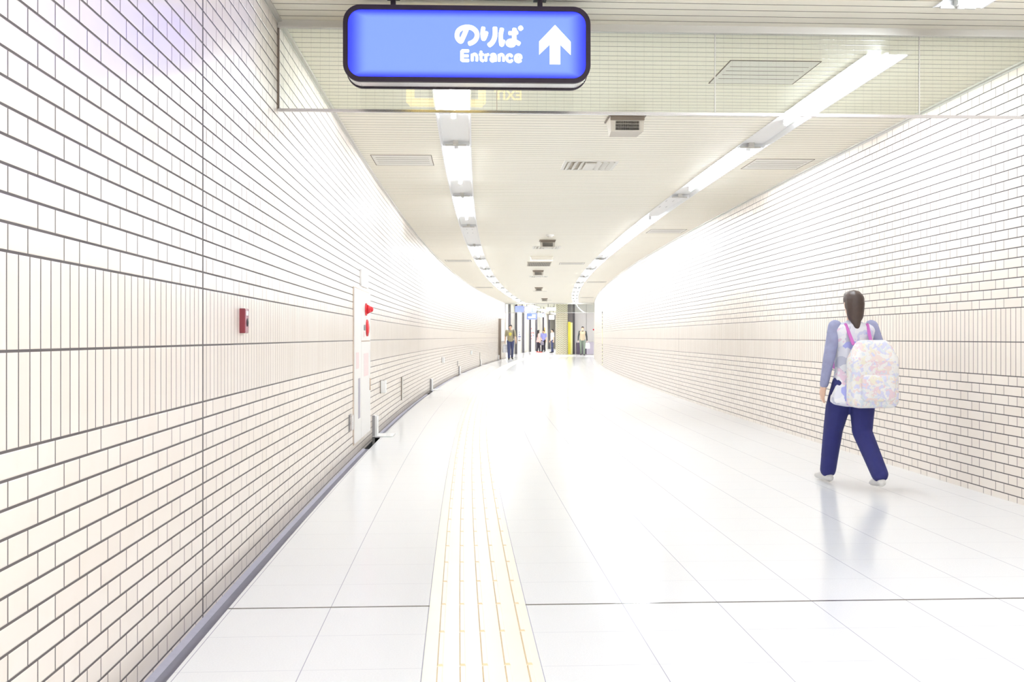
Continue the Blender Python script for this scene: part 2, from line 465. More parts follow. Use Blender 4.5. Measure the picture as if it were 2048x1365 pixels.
# ------------------------------------------------------------------ strip lights in the two troughs
def bounds():
    out = [(-9.0, -5.2), (-5.1, -1.6), (-1.55, 2.05), (2.1, 5.68), (6.64, 9.93), (9.96, 13.48), (13.51, 17.18)]
    s = 17.21
    while s < S1 - 0.6:
        e = min(s + 3.57, S1 - 0.05); out.append((s, e)); s = e + 0.03
    return out
def ceiling_light(sd, a, c, lit, label, cables=False):
    m = (a + c) / 2
    x, y, rz = frame(m, sd * TR)
    T = thing('ceiling_light', label, 'ceiling light', (x, y, H), rz, 'strip lights in the %s trough' % ('left' if sd < 0 else 'right'))
    inv = Matrix.Translation((x, y, H)) @ Matrix.Rotation(rz, 4, 'Z'); inv = inv.inverted()
    def local(bm): bmesh.ops.transform(bm, matrix=inv, verts=bm.verts)
    b = MB(); D = 0.035
    ss = steps(a, c, .45)
    ribbon(b.bm, ss, [(sd * TR - TW - .012, H - .004, 0), (sd * TR - TW, H - .004, 0), (sd * TR - TW + .012, H + D, 0), (sd * TR + TW - .012, H + D, 0), (sd * TR + TW, H - .004, 0), (sd * TR + TW + .012, H - .004, 0)])
    for s in (a, c):
        b.bm.faces.new([b.bm.verts.new(P(s, sd * TR + t, z)) for t, z in ((-TW, H), (TW, H), (TW - .012, H + D), (-TW + .012, H + D))])
    local(b.bm); b.build('housing', 'white', T, fix=False)
    b = MB()
    b.box((0, c - m - .02, -0.004), (0.20, .016, .016)); b.box((0, c - m - .05, .02), (.05, .05, .05))
    b.build('end_bracket', 'trim', T)
    for la, lc in lit:
        b = MB()
        pts = [P(s, sd * TR, H - .006) for s in steps(la, lc, .6)]
        for p, q in zip(pts, pts[1:]): b.cyl(p, q, .019, seg=12)
        local(b.bm); b.build('tube', 'tube', T, smooth=True)
        for s in (la - .012, lc + .012):
            b = MB(); b.box(P(s, sd * TR, H + .025), (.04, .024, .09), rz)
            local(b.bm); b.build('lamp_holder', 'white', T)
    if cables:
        for t in (-.05, .045):
            b = MB()
            pts = [P(s, sd * TR + t + .012 * math.sin(7 * s), H + .055 - .02 * math.sin(5 * s) ** 2) for s in steps(a + .2, a + 1.5, .12)]
            for p, q in zip(pts, pts[1:]): b.cyl(p, q, .004, seg=6)
            local(b.bm); b.build('cable', 'grey', T)
    return T

for sd, sname in ((-1, 'left'), (1, 'right')):
    k = 0
    for i, (a, c) in enumerate(bounds()):
        lit = [(a + .06, c - .06)]
        if sd < 0 and i == 3: lit = []
        if i >= 8 and c - a > 3: lit = [(a + .06, a + 2.55)]
        if c - a > 3 and i >= 4:
            if sd < 0:
                lit = {4: [(a + .06, 8.62)], 5: [(a + .06, 12.25)], 6: [(a + .06, 15.95)], 7: []}.get(i, lit)
            else:
                lit = {4: [(a + .06, 8.78)], 5: [(a + .06, 12.75)], 6: [(16.0, c - .06)], }.get(i, lit)
        if i < 4:
            lab = '%s strip light overhead in %s ceiling trough, before the glass screen' % ('unlit' if not lit else 'white', sname) if i == 3 else '%s strip light in %s ceiling trough behind the viewpoint, %s from back' % ('unlit' if not lit else 'white', sname, ORD[i])
        else:
            lab = 'white strip light in the %s ceiling trough, %s beyond the near glass screen' % (sname, ORD[k]); k += 1
            if not lit: lab = 'unlit strip light with loose cables in %s ceiling trough, %s past screen' % (sname, ORD[k - 1])
        ceiling_light(sd, a, c, lit, lab, cables=(sd > 0 and i == 6) or (sd < 0 and i == 7))

# ------------------------------------------------------------------ hanging glass smoke screens
def smoke_screen(s, label, panes):
    x, y, rz = frame(s, 0)
    T = thing('smoke_screen', label, 'glass screen', (x, y, H), rz, 'hanging glass smoke screens')
    w = HW
    b = MB(); b.box((0, 0, -.018), (2 * w - .01, .05, .045)); b.box((0, -.03, -.043), (2 * w - .01, .02, .008)); b.build('top_rail', 'trim', T)
    b = MB(); b.box((0, 0, -.522), (2 * w - .01, .022, .016)); b.build('bottom_rail', 'steel', T)
    for sx in (-1, 1):
        b = MB(); b.box((sx * (w - .006), 0, -.28), (.010, .02, .47)); b.build('side_rail', 'brown', T)
    for i in range(len(panes) - 1):
        a, c = panes[i] + .004, panes[i + 1] - .004
        b = MB(); b.box(((a + c) / 2, 0, -.278), (c - a, .007, .474)); b.build('glass_pane', 'glass', T)
        if i:
            b = MB(); b.box((panes[i], 0, -.278), (.005, .010, .474)); b.build('joint_strip', 'trim', T)
    return T
smoke_screen(6.10, 'wired glass screen hanging across ceiling just behind the big blue sign', [-HW + .012, -1.14, .16, 1.40, HW - .012])
smoke_screen(55.6, 'clear glass screen hanging across the far end of the corridor', [-HW + .012, -1.2, 0, 1.2, HW - .012])

# ------------------------------------------------------------------ the big lit sign
def rrect(hw, hh, r, n=10):
    pts = []
    for cx, cz, a0 in ((hw - r, hh - r, 0), (-hw + r, hh - r, 90), (-hw + r, -hh + r, 180), (hw - r, -hh + r, 270)):
        for i in range(n + 1):
            a = math.radians(a0 + 90 * i / n); pts.append((cx + r * math.cos(a), cz + r * math.sin(a)))
    return pts
def stroke(b, pts, w, y0, y1):
    """a fat pen stroke with blunt, slightly rounded ends"""
    pts = [Vector(p) for p in pts]
    sm = []
    for i in range(len(pts) - 1):                                   # catmull-rom
        p0, p1, p2, p3 = pts[max(i - 1, 0)], pts[i], pts[i + 1], pts[min(i + 2, len(pts) - 1)]
        for k in range(8):
            t = k / 8
            sm.append(0.5 * ((2 * p1) + (p2 - p0) * t + (2 * p0 - 5 * p1 + 4 * p2 - p3) * t * t + (3 * p1 - p0 - 3 * p2 + p3) * t ** 3))
    sm.append(pts[-1])
    L, Rr = [], []
    for i, p in enumerate(sm):
        d = (sm[min(i + 1, len(sm) - 1)] - sm[max(i - 1, 0)]).normalized(); nn = Vector((-d.y, d.x))
        L.append(p + nn * w / 2); Rr.append(p - nn * w / 2)
    for i in range(len(sm) - 1):
        b.poly([L[i], L[i + 1], Rr[i + 1], Rr[i]], y0, y1)
    for p, q in ((sm[0], sm[1]), (sm[-1], sm[-2])):
        d = (p - q).normalized(); nn = Vector((-d.y, d.x)); e = w * .22; r = w / 2
        b.poly([p + nn * r, p + nn * (r - e) + d * e, p - nn * (r - e) + d * e, p - nn * r], y0, y1)
def text_mesh(txt, size, name, mat, parent, loc, rot, offset=0.0, align='LEFT', spacing=1.0):
    cu = bpy.data.curves.new(name, 'FONT'); cu.body = txt; cu.size = size; cu.offset = offset; cu.align_x = align
    cu.extrude = .0015; cu.space_character = spacing
    o = bpy.data.objects.new(name + '_t', cu); COL.objects.link(o)
    dg = bpy.context.evaluated_depsgraph_get()
    me = bpy.data.meshes.new_from_object(o.evaluated_get(dg)); bpy.data.objects.remove(o)
    me.materials.clear(); me.materials.append(M[mat] if isinstance(mat, str) else mat)
    n = bpy.data.objects.new(name, me); COL.objects.link(n); n.parent = parent; n.location = loc; n.rotation_euler = rot
    return n

SZ = 5.5; SS = 2048 / SZ
sx_, sz_ = (934.5 - 1024) / SS, CAM_H + (675 - 88) / SS
SRZ = 0.035
sign = thing('hanging_sign', 'large lit blue hanging sign with white arrow reading Entrance', 'sign', (sx_, SZ, sz_), SRZ)
HWS, HHS, DP = .664, .206, .165
M['sign_blue'] = lit_panel('lit_blue_panel', HWS - .026, HHS - .026, (0.262, 0.413, 5.0), (0.045, 0.06, 2.6), SIGN)
b = MB(); b.poly(rrect(HWS - .006, HHS - .006, .085), .012, DP - .012); o = b.build('casing', 'steel', sign)
b = MB(); b.ring(rrect(HWS, HHS, .095), rrect(HWS - .026, HHS - .026, .070), -.004, .018); b.build('front_frame', 'dark', sign)
b = MB(); b.ring(rrect(HWS, HHS, .095), rrect(HWS - .026, HHS - .026, .070), DP - .018, DP + .004); b.build('back_frame', 'dark', sign)
b = MB(); b.poly(rrect(HWS - .026, HHS - .026, .070), .004, .0115); b.build('front_panel', 'sign_blue', sign)
b = MB(); b.poly(rrect(HWS - .026, HHS - .026, .070), DP - .0115, DP - .004); b.build('back_panel', 'black', sign)
for px in (784.5, 1082):
    b = MB(); xx = (px - 934.5) / SS; b.box((xx, DP / 2, HHS + .055), (.027, .027, .118)); b.box((xx, DP / 2, H - sz_ - .004), (.07, .07, .008)); b.build('hanger', 'dark', sign)
def gz(pts):       # the lettering drawn in the units of a 2048 px wide blow-up of the sign (6.827 per photo pixel)
    return [((880 + x / 6.827 - 934.5) / SS, -(20 + y / 6.827 - 88) / SS) for x, y in pts]
kana = [
    ([(362, 262), (332, 335), (306, 392), (285, 428), (248, 398), (232, 348), (250, 285), (305, 245), (372, 232), (440, 245), (492, 290), (506, 350), (482, 408), (440, 442), (398, 458)], 64),
    ([(592, 237), (581, 300), (584, 355), (597, 392), (622, 340), (632, 300)], 58),
    ([(750, 237), (752, 320), (738, 395), (705, 448), (668, 478)], 66),
    ([(846, 250), (830, 330), (832, 410), (842, 470), (866, 412)], 60),
    ([(945, 308), (1000, 308), (1056, 298)], 56), ([(1018, 250), (1014, 330), (1016, 430)], 62),
    ([(1012, 430), (1000, 466), (962, 474), (930, 456), (936, 425), (976, 412), (1030, 424), (1085, 455)], 60), ([(1088, 250), (1116, 228)], 66)]
b = MB()
for pts, w in kana: stroke(b, gz(pts), w / 6.827 / SS, .0005, .0038)
b.build('kana_lettering', 'letter', sign)
word = [
    ([(300, 560), (300, 690)], 46), ([(300, 558), (388, 558)], 44), ([(300, 626), (384, 626)], 40), ([(300, 688), (390, 688)], 44),
    ([(440, 604), (440, 692)], 40), ([(440, 640), (456, 606), (484, 604), (502, 634), (502, 692)], 38),
    ([(560, 564), (560, 630), (562, 676), (592, 692)], 40), ([(538, 606), (594, 606)], 34),
    ([(626, 604), (626, 692)], 40), ([(626, 646), (638, 612), (664, 604)], 36),
    ([(696, 622), (716, 602), (746, 606), (758, 638), (758, 694)], 38), ([(752, 642), (712, 648), (694, 670), (714, 694), (752, 678)], 38),
    ([(808, 604), (808, 692)], 40), ([(808, 640), (824, 606), (850, 604), (868, 634), (868, 692)], 38),
    ([(984, 628), (958, 606), (924, 618), (912, 652), (926, 686), (960, 698), (986, 678)], 40),
    ([(1034, 654), (1108, 654)], 30), ([(1108, 652), (1100, 618), (1070, 606), (1040, 620), (1030, 654), (1042, 686), (1072, 698), (1106, 684)], 40)]
b = MB()
for pts, w in word: stroke(b, gz(pts), w / 6.827 / SS, .0005, .0038)
b.build('word_lettering', 'letter', sign)
b = MB(); b.poly(gz([(1573, 190), (1788, 420), (1788, 600), (1645, 460), (1645, 730), (1500, 730), (1500, 460), (1355, 600), (1355, 420)]), .0005, .0038); b.build('arrow', 'letter', sign)
# the back of the sign: yellow way-out lettering, seen mirrored in the glass behind
b = MB(); g = .22
def bz(cx, cz, pts): return [(cx - x * g, cz + z * g) for x, z in pts]
for pts in ([(-.38, .4), (.38, .4), (.38, -.42), (-.38, -.42), (-.38, .4)],):
    for p, q in zip(pts, pts[1:]): stroke(b, bz(-.27, -.02, [p, q]), .052, DP - .004, DP - .001)
for p, q in (((0, .5), (0, -.40)), ((-.3, .38), (-.3, .08)), ((.3, .38), (.3, .08)), ((-.3, .08), (.3, .08)), ((-.42, -.05), (-.42, -.42)), ((.42, -.05), (.42, -.42)), ((-.42, -.42), (.42, -.42))):
    stroke(b, bz(.0, -.02, [p, q]), .048, DP - .004, DP - .001)
b.build('back_lettering', 'yellow_lit', sign)
text_mesh('EXIT', .085, 'back_word', 'yellow_lit', sign, (.345, DP - .0025, -.088), (math.pi / 2, 0, math.pi), offset=.002)

# ------------------------------------------------------------------ tactile guide strip
TG0, TG1 = -1.480, -1.078
b = MB()
ribbon(b.bm, steps(S0, 74), [(TG0, 0, 0), (TG0, .004, 0), (TG1, .004, .4), (TG1, 0, .4)])
s = 4.377 - .4 * 33
nb = 0
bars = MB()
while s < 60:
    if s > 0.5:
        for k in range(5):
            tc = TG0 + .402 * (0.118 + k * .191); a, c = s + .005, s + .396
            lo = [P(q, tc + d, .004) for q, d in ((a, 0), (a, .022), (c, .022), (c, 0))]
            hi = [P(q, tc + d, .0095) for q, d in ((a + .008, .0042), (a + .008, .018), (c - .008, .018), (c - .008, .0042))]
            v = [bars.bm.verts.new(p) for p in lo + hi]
            for q, mt in (((4, 5, 6, 7), 0), ((0, 1, 5, 4), 1), ((1, 2, 6, 5), 0), ((2, 3, 7, 6), 0), ((3, 0, 4, 7), 1)):  # left and near faces get ochre: shade and edge dirt in the colour
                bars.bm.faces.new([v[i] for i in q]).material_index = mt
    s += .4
gs = thing('tactile_strip', 'cream yellow tactile guide strip of raised bars running down the white floor', 'tactile paving')
b.build('strip_tiles', 'guide', gs, fix=False)
bars.build('raised_bars', ['guide', 'guide_bar_shade'], gs)

# ------------------------------------------------------------------ things on the ceiling
def on_ceiling(name, label, cat, s, t, group=None):
    x, y, rz = frame(s, t)
    return thing(name, label, cat, (x, y, H), rz, group)
def frame_bars(b, w, l, tk, z0, z1):
    zc, dz = (z0 + z1) / 2, z1 - z0
    for sx in (-1, 1): b.box((sx * (w / 2 - tk / 2), 0, zc), (tk, l, dz))
    for sy in (-1, 1): b.box((0, sy * (l / 2 - tk / 2), zc), (w - 2 * tk, tk, dz))
hatch0 = None
for s, t, lab in ((10.77, -2.0, 'flush square access panel in the ceiling beside the upper left wall'),
                  (7.13, .75, 'flush square access panel in ceiling, seen through the near glass screen'),
                  (10.88, 1.97, 'flush square access panel between right light trough and right wall, nearest'),
                  (17.83, 1.99, 'flush square access panel between right light trough and right wall, second nearest'),
                  (24.77, -1.97, 'flush square access panel between left trough and left wall, second nearest'),
                  (25.7, .82, 'flush square access panel right of the dark return air grille'),
                  (34.4, 1.98, 'flush square access panel between right light trough and right wall, third nearest'),
                  (38.0, -2.03, 'flush square access panel between left trough and left wall, farthest'),
                  (47.8, 1.98, 'flush square access panel between right light trough and right wall, farthest')):
    if hatch0 is None:
        hatch0 = on_ceiling('access_panel', lab, 'access panel', s, t, 'ceiling access panels')
        b = MB(); frame_bars(b, .62, .62, .007, -.004, .0005); b.build('edge_gap', 'gap', hatch0)
        b = MB(); frame_bars(b, .606, .606, .03, -.003, .0005); b.build('frame', 'cream', hatch0)
        b = MB(); b.box((0, 0, -.001), (.546, .546, .002))
        for k in range(4): b.box((0, -.205 + k * .1072 + .05, -.0025), (.546, .006, .002), mat=1)
        b.build('panel', ['cream', 'gap'], hatch0)
    else:
        x, y, rz = frame(s, t); copy_thing(hatch0, (x, y, H), rz, lab)

spk0 = None
for i, (s, t, lab) in enumerate(((8.52, .015, 'beige loudspeaker box under the ceiling, nearest, behind the bottom edge of glass screen'),
                  (19.45, 0, 'brown loudspeaker box on the ceiling just beyond the round smoke detector'),
                  (28.29, .01, 'brown loudspeaker box on the ceiling beyond the return air grille, third nearest'),
                  (37.9, 0, 'brown loudspeaker box on the ceiling, fourth nearest'),
                  (48.6, -.02, 'brown loudspeaker box on ceiling, farthest, near the corridor end'))):
    if spk0 is None:
        spk0 = on_ceiling('loudspeaker', lab, 'loudspeaker', s, t, 'ceiling loudspeaker boxes')
        b = MB(); b.box((0, .14, -.006), (.31, .31, .012)); b.build('base_plate', 'brown', spk0)
        b = MB()
        vs = [b.bm.verts.new(p) for p in ((-.142, 0, -.012), (.142, 0, -.012), (.142, .28, -.012), (-.142, .28, -.012), (-.136, .012, -.135), (.136, .012, -.135), (.118, .262, -.135), (-.118, .262, -.135))]
        for q in ((0, 1, 5, 4), (1, 2, 6, 5), (2, 3, 7, 6), (3, 0, 4, 7), (4, 5, 6, 7), (3, 2, 1, 0)): b.bm.faces.new([vs[k] for k in q])
        b.build('housing', 'beige3', spk0)
        b = MB(); b.box((0, -.001, -.029), (.284, .008, .032)); b.build('front_band', 'brown', spk0)
        b = MB()
        for r in range(3):
            for k in range(22): b.box((-.0945 + k * .009, .0045, -.062 - r * .026), (.0045, .012, .021))
        b.build('grille', 'slot', spk0)
    else:
        x, y, rz = frame(s, t); copy_thing(spk0, (x, y, H), rz, lab)

vent0 = None
for s, t, lab in ((10.98, -.03, 'square ceiling air diffuser with angled vanes, nearest'), (21.0, .04, 'square ceiling air diffuser with dark smudges, second nearest'),
                  (31.07, .04, 'square ceiling air diffuser, third nearest'), (40.9, 0, 'square ceiling air diffuser, fourth nearest'), (51.0, 0, 'square ceiling air diffuser, farthest')):
    if vent0 is None:
        vent0 = on_ceiling('air_diffuser', lab, 'air vent', s, t, 'ceiling air diffusers')
        b = MB(); frame_bars(b, .57, .57, .032, -.014, .0); b.build('frame', 'cream', vent0)
        b = MB(); b.box((0, 0, -.0005), (.50, .50, .003)); b.build('duct_opening', 'beige', vent0)
        for k, sgn in ((-3, -1), (-2, -1), (-1, -1), (1, 1), (2, 1), (3, 1)):
            b = MB(); xx = k * .068
            v = [b.bm.verts.new(p) for p in ((xx, -.25, -.003), (xx, .25, -.003), (xx + sgn * .042, .25, -.026), (xx + sgn * .042, -.25, -.026))]
            w = [b.bm.verts.new(q.co + Vector((.004, 0, .001))) for q in v]
            b.bm.faces.new(v); b.bm.faces.new(w[::-1])
            for i in range(4): b.bm.faces.new((v[i], w[i], w[(i + 1) % 4], v[(i + 1) % 4]))
            b.build('vane', 'cream', vent0)
        b = MB(); b.box((0, 0, -.016), (.11, .36, .018)); b.build('core', 'cream', vent0)
    else:
        x, y, rz = frame(s, t); copy_thing(vent0, (x, y, H), rz, lab)

T = on_ceiling('smoke_detector', 'small round white smoke detector on the ceiling before the second loudspeaker', 'smoke detector', 18.5, 0)
b = MB(); b.cyl((0, 0, 0), (0, 0, -.018), .072, seg=24); b.build('base', 'white', T)
b = MB(); b.cyl((0, 0, -.018), (0, 0, -.045), .052, .036, seg=24); b.build('sensor_head', 'cream', T)

T = on_ceiling('ceiling_unit', 'beige curved box hanging from ceiling before the dark return air grille', 'ceiling unit', 23.3, .01)
b = MB()
pr = [(0, 0), (0, -.055), (.04, -.085), (.28, -.085), (.28, 0)]
va = [b.bm.verts.new((-.265 + (.03 if z < 0 else 0), y, z)) for y, z in pr]; vb = [b.bm.verts.new((.265 - (.03 if z < 0 else 0), y, z)) for y, z in pr]
b.bm.faces.new(va); b.bm.faces.new(vb[::-1])
for i in range(5): b.bm.faces.new((va[i], va[(i + 1) % 5], vb[(i + 1) % 5], vb[i]))
b.build('body', 'beige2', T)
b = MB(); b.box((0, .16, -.091), (.52, .24, .012)); b.build('bottom_plate', 'white', T)

T = on_ceiling('return_air_grille', 'dark slotted return air grille on ceiling beyond the beige curved box', 'air vent', 25.8, 0)
b = MB(); b.box((0, 0, -.006), (.60, 1.40, .012)); b.build('frame', 'beige', T)
b = MB()
for k in range(24): b.box((-.264 + k * .023, 0, -.0125), (.013, 1.32, .004))
b.build('slots', 'slot', T)

# ------------------------------------------------------------------ things on the walls (local x along the corridor, y out of the wall)
def on_wall(name, label, cat, s, z, sd=-1, group=None):
    x, y, rz = frame(s, sd * HW)
    return thing(name, label, cat, (x, y, z), rz + (math.pi / 2 if sd < 0 else -math.pi / 2), group)
# left wall: local +x points along the corridor, local -y points into the corridor
def wbox(T, name, mat, x0, x1, d0, d1, z0, z1, bevel=0.0):
    b = MB(); b.box(((x0 + x1) / 2, -(d0 + d1) / 2, (z0 + z1) / 2), (x1 - x0, d1 - d0, z1 - z0), bevel=bevel); return b.build(name, mat, T)

T = on_wall('call_box', 'small dark red call box with white label, alone on the left wall', 'call box', 5.085, 1.15)
wbox(T, 'body', 'maroon', 0, .075, 0, .0265, 0, .12, .002)
wbox(T, 'face_plate', 'maroon_sheen', .003, .072, .0265, .0285, .003, .117)  # pinker than the body: the front's sheen put into its colour
wbox(T, 'label_plate', 'white', .020, .062, .0285, .0293, .086, .108)
b = MB(); b.ball((.042, -.0288, .052), (.015, .006, .021), 3); b.build('button', 'black', T, smooth=True)

T = on_wall('hydrant_cabinet', 'tall white fire hydrant cabinet with red lamp set in the left wall', 'fire cabinet', 9.95, .10)
WC, HC = 1.48, 1.51
wbox(T, 'casing', 'rust', -.012, WC + .012, 0, .004, -.012, HC + .012)
sd_ = wbox(T, 'side_door', 'hatch', 0, .575, .004, .014, 0, HC)
hd_ = wbox(T, 'hose_door', 'hatch', .59, WC, .004, .014, 0, .985)
o = wbox(T, 'alarm_panel', 'hatch', .59, WC, .004, .014, .995, HC)
wbox(hd_, 'handle', 'rust', 1.40, 1.43, .014, .022, .45, .58)
wbox(sd_, 'vent_slot', 'purple_grey', .30, .46, .014, .016, .22, .62)
wbox(sd_, 'warning_print', 'pink', .12, .36, .014, .015, .72, .88)
wbox(hd_, 'hose_print', 'pink', .82, 1.26, .014, .015, .62, .86)
b = MB(); b.cyl((.98, -.014, 1.325), (.98, -.030, 1.325), .066, seg=24); b.cyl((.98, -.030, 1.325), (.98, -.075, 1.325), .052, .03, seg=24); b.ball((.98, -.075, 1.325), (.03, .022, .03)); b.build('alarm_lamp', 'red', o, smooth=True)
b = MB(); b.cyl((1.1, -.014, 1.13), (1.1, -.030, 1.13), .09, seg=28); b.ball((1.1, -.030, 1.13), (.072, .012, .072), 3); b.build('alarm_button', 'red', o, smooth=True)
b = MB(); b.cyl((.83, -.014, 1.13), (.83, -.03, 1.13), .03, seg=20); b.build('telephone_jack', 'grey', o)
wbox(o, 'jack_print', 'pink', .77, .90, .014, .015, 1.03, 1.09)

T = on_wall('wall_plate', 'white rectangular cover plate on left wall above the fire hydrant cabinet', 'cover plate', 10.52, 1.655)
wbox(T, 'plate', 'white', 0, .62, 0, .02, 0, .17, .003)
b = MB()
for zz in (.05, .12): b.cyl((.31, -.02, zz), (.31, -.023, zz), .006, seg=10)
b.build('screws', 'steel', T)

def outlet(s, z, w, h, d, mat, label, group=None):
    T = on_wall('wall_box', label, 'wall box', s, z, -1, group)
    wbox(T, 'shadow_rim', 'brown' if mat != 'steel' else 'grey', -.006, w + .006, 0, .006, -.005, h + .005)  # dark rim stands in for the shaded gap behind the cover
    wbox(T, 'cover', mat, 0, w, .006, d, 0, h, .004)
outlet(12.62, .445, .12, .15, .065, 'white', 'white box low on left wall, just past the hydrant cabinet')
outlet(15.63, .175, .10, .345, .022, 'trim', 'tall thin grey plate low on the left wall')
outlet(25.35, .50, .12, .13, .065, 'white', 'white box low on left wall, second past the hydrant cabinet')
outlet(36.4, .52, .12, .13, .065, 'white', 'white box low on left wall, farthest')
outlet(40.9, .18, .10, .34, .022, 'trim', 'tall thin grey plate low on left wall, far away')
outlet(9.60, .262, .14, .14, .03, 'steel', 'small square steel plate low on left wall, before the hydrant cabinet')
outlet(30.9, .27, .12, .14, .025, 'steel', 'small steel plate above the third drain cover, low on left wall')

for i, p in enumerate(PITS):
    T = on_wall('drain_cover', 'white steel drain pipe cover over the wall gutter, %s along left wall' % ORD[i], 'drain cover', p, 0, -1, 'drain covers along the left wall')
    wbox(T, 'pipe_cover', 'white', 0, .16, .003, .055, .003, .235, .003)
    wbox(T, 'floor_plate', 'white', -.03, .36, .005, .235, .0015, .006)
    wbox(T, 'side_edge', 'grey', -.006, 0, .001, .03, -.14, .24)

x, y, rz = frame(51.3, -HW)
T = on_wall('door_jamb', 'brown steel jamb standing out from the left wall near the corridor end', 'door jamb', 51.3, 0)
wbox(T, 'upright', 'brown', 0, .12, .002, .13, 0.012, 2.06); wbox(T, 'foot', 'black', -.005, .125, .002, .10, -.04, .012)
T = on_wall('notice_board', 'large white notice board on the left wall beyond the brown jamb', 'notice board', 51.7, .93)
wbox(T, 'board', 'white', 0, 3.0, .02, .05, 0, 1.1); wbox(T, 'bottom_edge', 'grey', 0, 3.0, .02, .06, -.03, 0)

# right wall: a dotted measuring strip and a red lamp
T = on_wall('marking_strip', 'thin vertical strip of yellow and black dashes on right wall near the corridor end', 'marking strip', 39.47, .06, 1)
b = MB()
for k in range(30):
    b.box((0, -.006, k * .067 + .034), (.07, .012, .064), mat=1 if k % 2 and (k < 12 or k > 19) else 0)
b.build('dashes', ['pale_yellow', 'brown'], T)
b = MB(); b.box((0, -.012, 2.03), (.09, .024, .05)); b.build('top_cap', 'black', T)
T = on_wall('alarm_lamp', 'small red alarm lamp at the far end of right wall', 'alarm lamp', 55.4, 1.54, 1)
b = MB(); b.cyl((0, 0, 0), (0, -.02, 0), .07, seg=16); b.build('base', 'white', T)
b = MB(); b.cyl((0, -.02, 0), (0, -.09, 0), .055, .03, seg=16); b.build('lens', 'red', T)

# ------------------------------------------------------------------ the hall beyond the corridor
b = MB(); x0, y0, _ = frame(S1, HW); b.box((x0 + .09, y0 + .06, HH / 2), (.22, .12, HH)); struct(b.build('trim_3', 'cream'))
posts = [(-.13, 64.3), (.30, 69.0), (.84, 74.6), (1.45, 80.3), (2.05, 85.0), (2.80, 90.7), (3.60, 98.5)]
xl, yl, _ = frame(S1, -HW)
line = [(xl - .02, yl)] + [(x - .12, y) for x, y in posts] + [(4.4, 106)]
b = MB()
for (x0, y0), (x1, y1) in zip(line, line[1:]):
    b.bm.faces.new([b.bm.verts.new(p) for p in ((x0, y0, 0), (x1, y1, 0), (x1, y1, HH), (x0, y0, HH))])
struct(b.build('wall_far_left', 'hall', fix=False))
b = MB(); b.bm.faces.new([b.bm.verts.new(p) for p in ((3, 106, 0), (16, 106, 0), (16, 106, HH), (3, 106, HH))]); struct(b.build('wall_far', 'hall', fix=False))
for i, (x, y) in enumerate(posts):
    b = MB(); b.box((0, 0, HH / 2), (.15, .20, HH)); struct(b.build('trim_%d' % (i + 4), 'post', loc=(x - .02, y, 0)))
# plain white panels set in the bays of that wall
for i, (a, c) in enumerate(zip(posts, posts[1:])):
    if i == 2:
        d = Vector((c[0] - a[0], c[1] - a[1])); p = Vector(a) + d * .30
        b = MB(); b.box((0, 0, 1.6), (.06, 1.9, 3.0))
        tag(b.build('wall_panel', 'white', loc=(p.x - .06, p.y, 0), rz=math.atan2(-d.x, d.y)),
            'plain white panel between dark posts on the far left wall', 'wall panel')
# pillar clad in small tiles, and the grey wall to its right
def pillar_mat():
    m = N('pillar_tile'); o = m.obj()
    bt = m.n('ShaderNodeTexBrick'); m.t.links.new
    cx = m.n('ShaderNodeCombineXYZ'); m.put(m.ma('ADD', o[0], o[1]), cx.inputs[0]); m.put(o[2], cx.inputs[1]); m.t.links.new(cx.outputs[0], bt.inputs['Vector'])
    bt.inputs['Scale'].default_value = 1; bt.inputs['Brick Width'].default_value = .20; bt.inputs['Row Height'].default_value = .068; bt.inputs['Mortar Size'].default_value = .011
    bt.inputs['Color1'].default_value = (.90, .87, .74, 1); bt.inputs['Color2'].default_value = (.85, .81, .67, 1); bt.inputs['Mortar'].default_value = (.20, .17, .09, 1)
    m.set(Base_Color=bt.outputs['Color'], Roughness=.3); return m.m
M['pillar'] = pillar_mat()
b = MB(); b.box((0, 0, HH / 2), (.78, .78, HH)); struct(b.build('pillar', 'pillar', loc=(3.31, 68.4, 0)))
b = MB(); b.box((0, 0, HH / 2), (.55, .2, HH)); struct(b.build('wall_far_dark', 'dark_wall', loc=(3.93, 68.55, 0)))
b = MB(); b.box((0, 0, HH / 2), (4.0, .2, HH)); struct(b.build('wall_far_right', 'grey_wall', loc=(6.2, 68.62, 0)))
b = MB(); b.box((0, 0, HH / 2), (.012, .02, HH)); struct(b.build('trim_12', 'post', loc=(4.98, 68.51, 0)))
b = MB(); b.box((0, 0, HH / 2), (.11, .12, HH)); struct(b.build('trim_13', 'post', loc=(4.13, 68.38, 0)))
b = MB(); b.bm.faces.new([b.bm.verts.new(p) for p in ((5.5, 56.4, 0), (8.3, 56.4, 0), (8.3, 56.4, HH), (5.5, 56.4, HH))]); b.bm.faces.new([b.bm.verts.new(p) for p in ((8.2, 56, 0), (8.2, 69, 0), (8.2, 69, HH), (8.2, 56, HH))])
struct(b.build('wall_far_side', 'grey_wall', fix=False))
T = thing('yellow_board', 'tall yellow board leaning upright beside the cream tiled pillar', 'board', (3.86, 67.75, 0))
b = MB(); b.box((-.07, 0, 1.08), (.17, .10, 2.14)); b.build('yellow_face', 'yellow', T)
b = MB(); b.box((.08, 0, 1.06), (.13, .08, 2.08)); b.build('pale_side', 'pale_yellow', T)
T = thing('counter', 'low purple grey counter below the grey wall, behind the walking person', 'counter', (4.9, 66.6, 0))
b = MB(); b.box((.15, 0, .80), (1.75, .9, .05)); b.build('top', 'purple_grey', T)
b = MB(); b.box((-.42, 0, .40), (.6, .84, .74)); b.build('dark_door', 'dark_purple', T)
b = MB(); b.box((.46, 0, .40), (1.1, .86, .74)); b.build('front_panel', 'purple_grey', T)

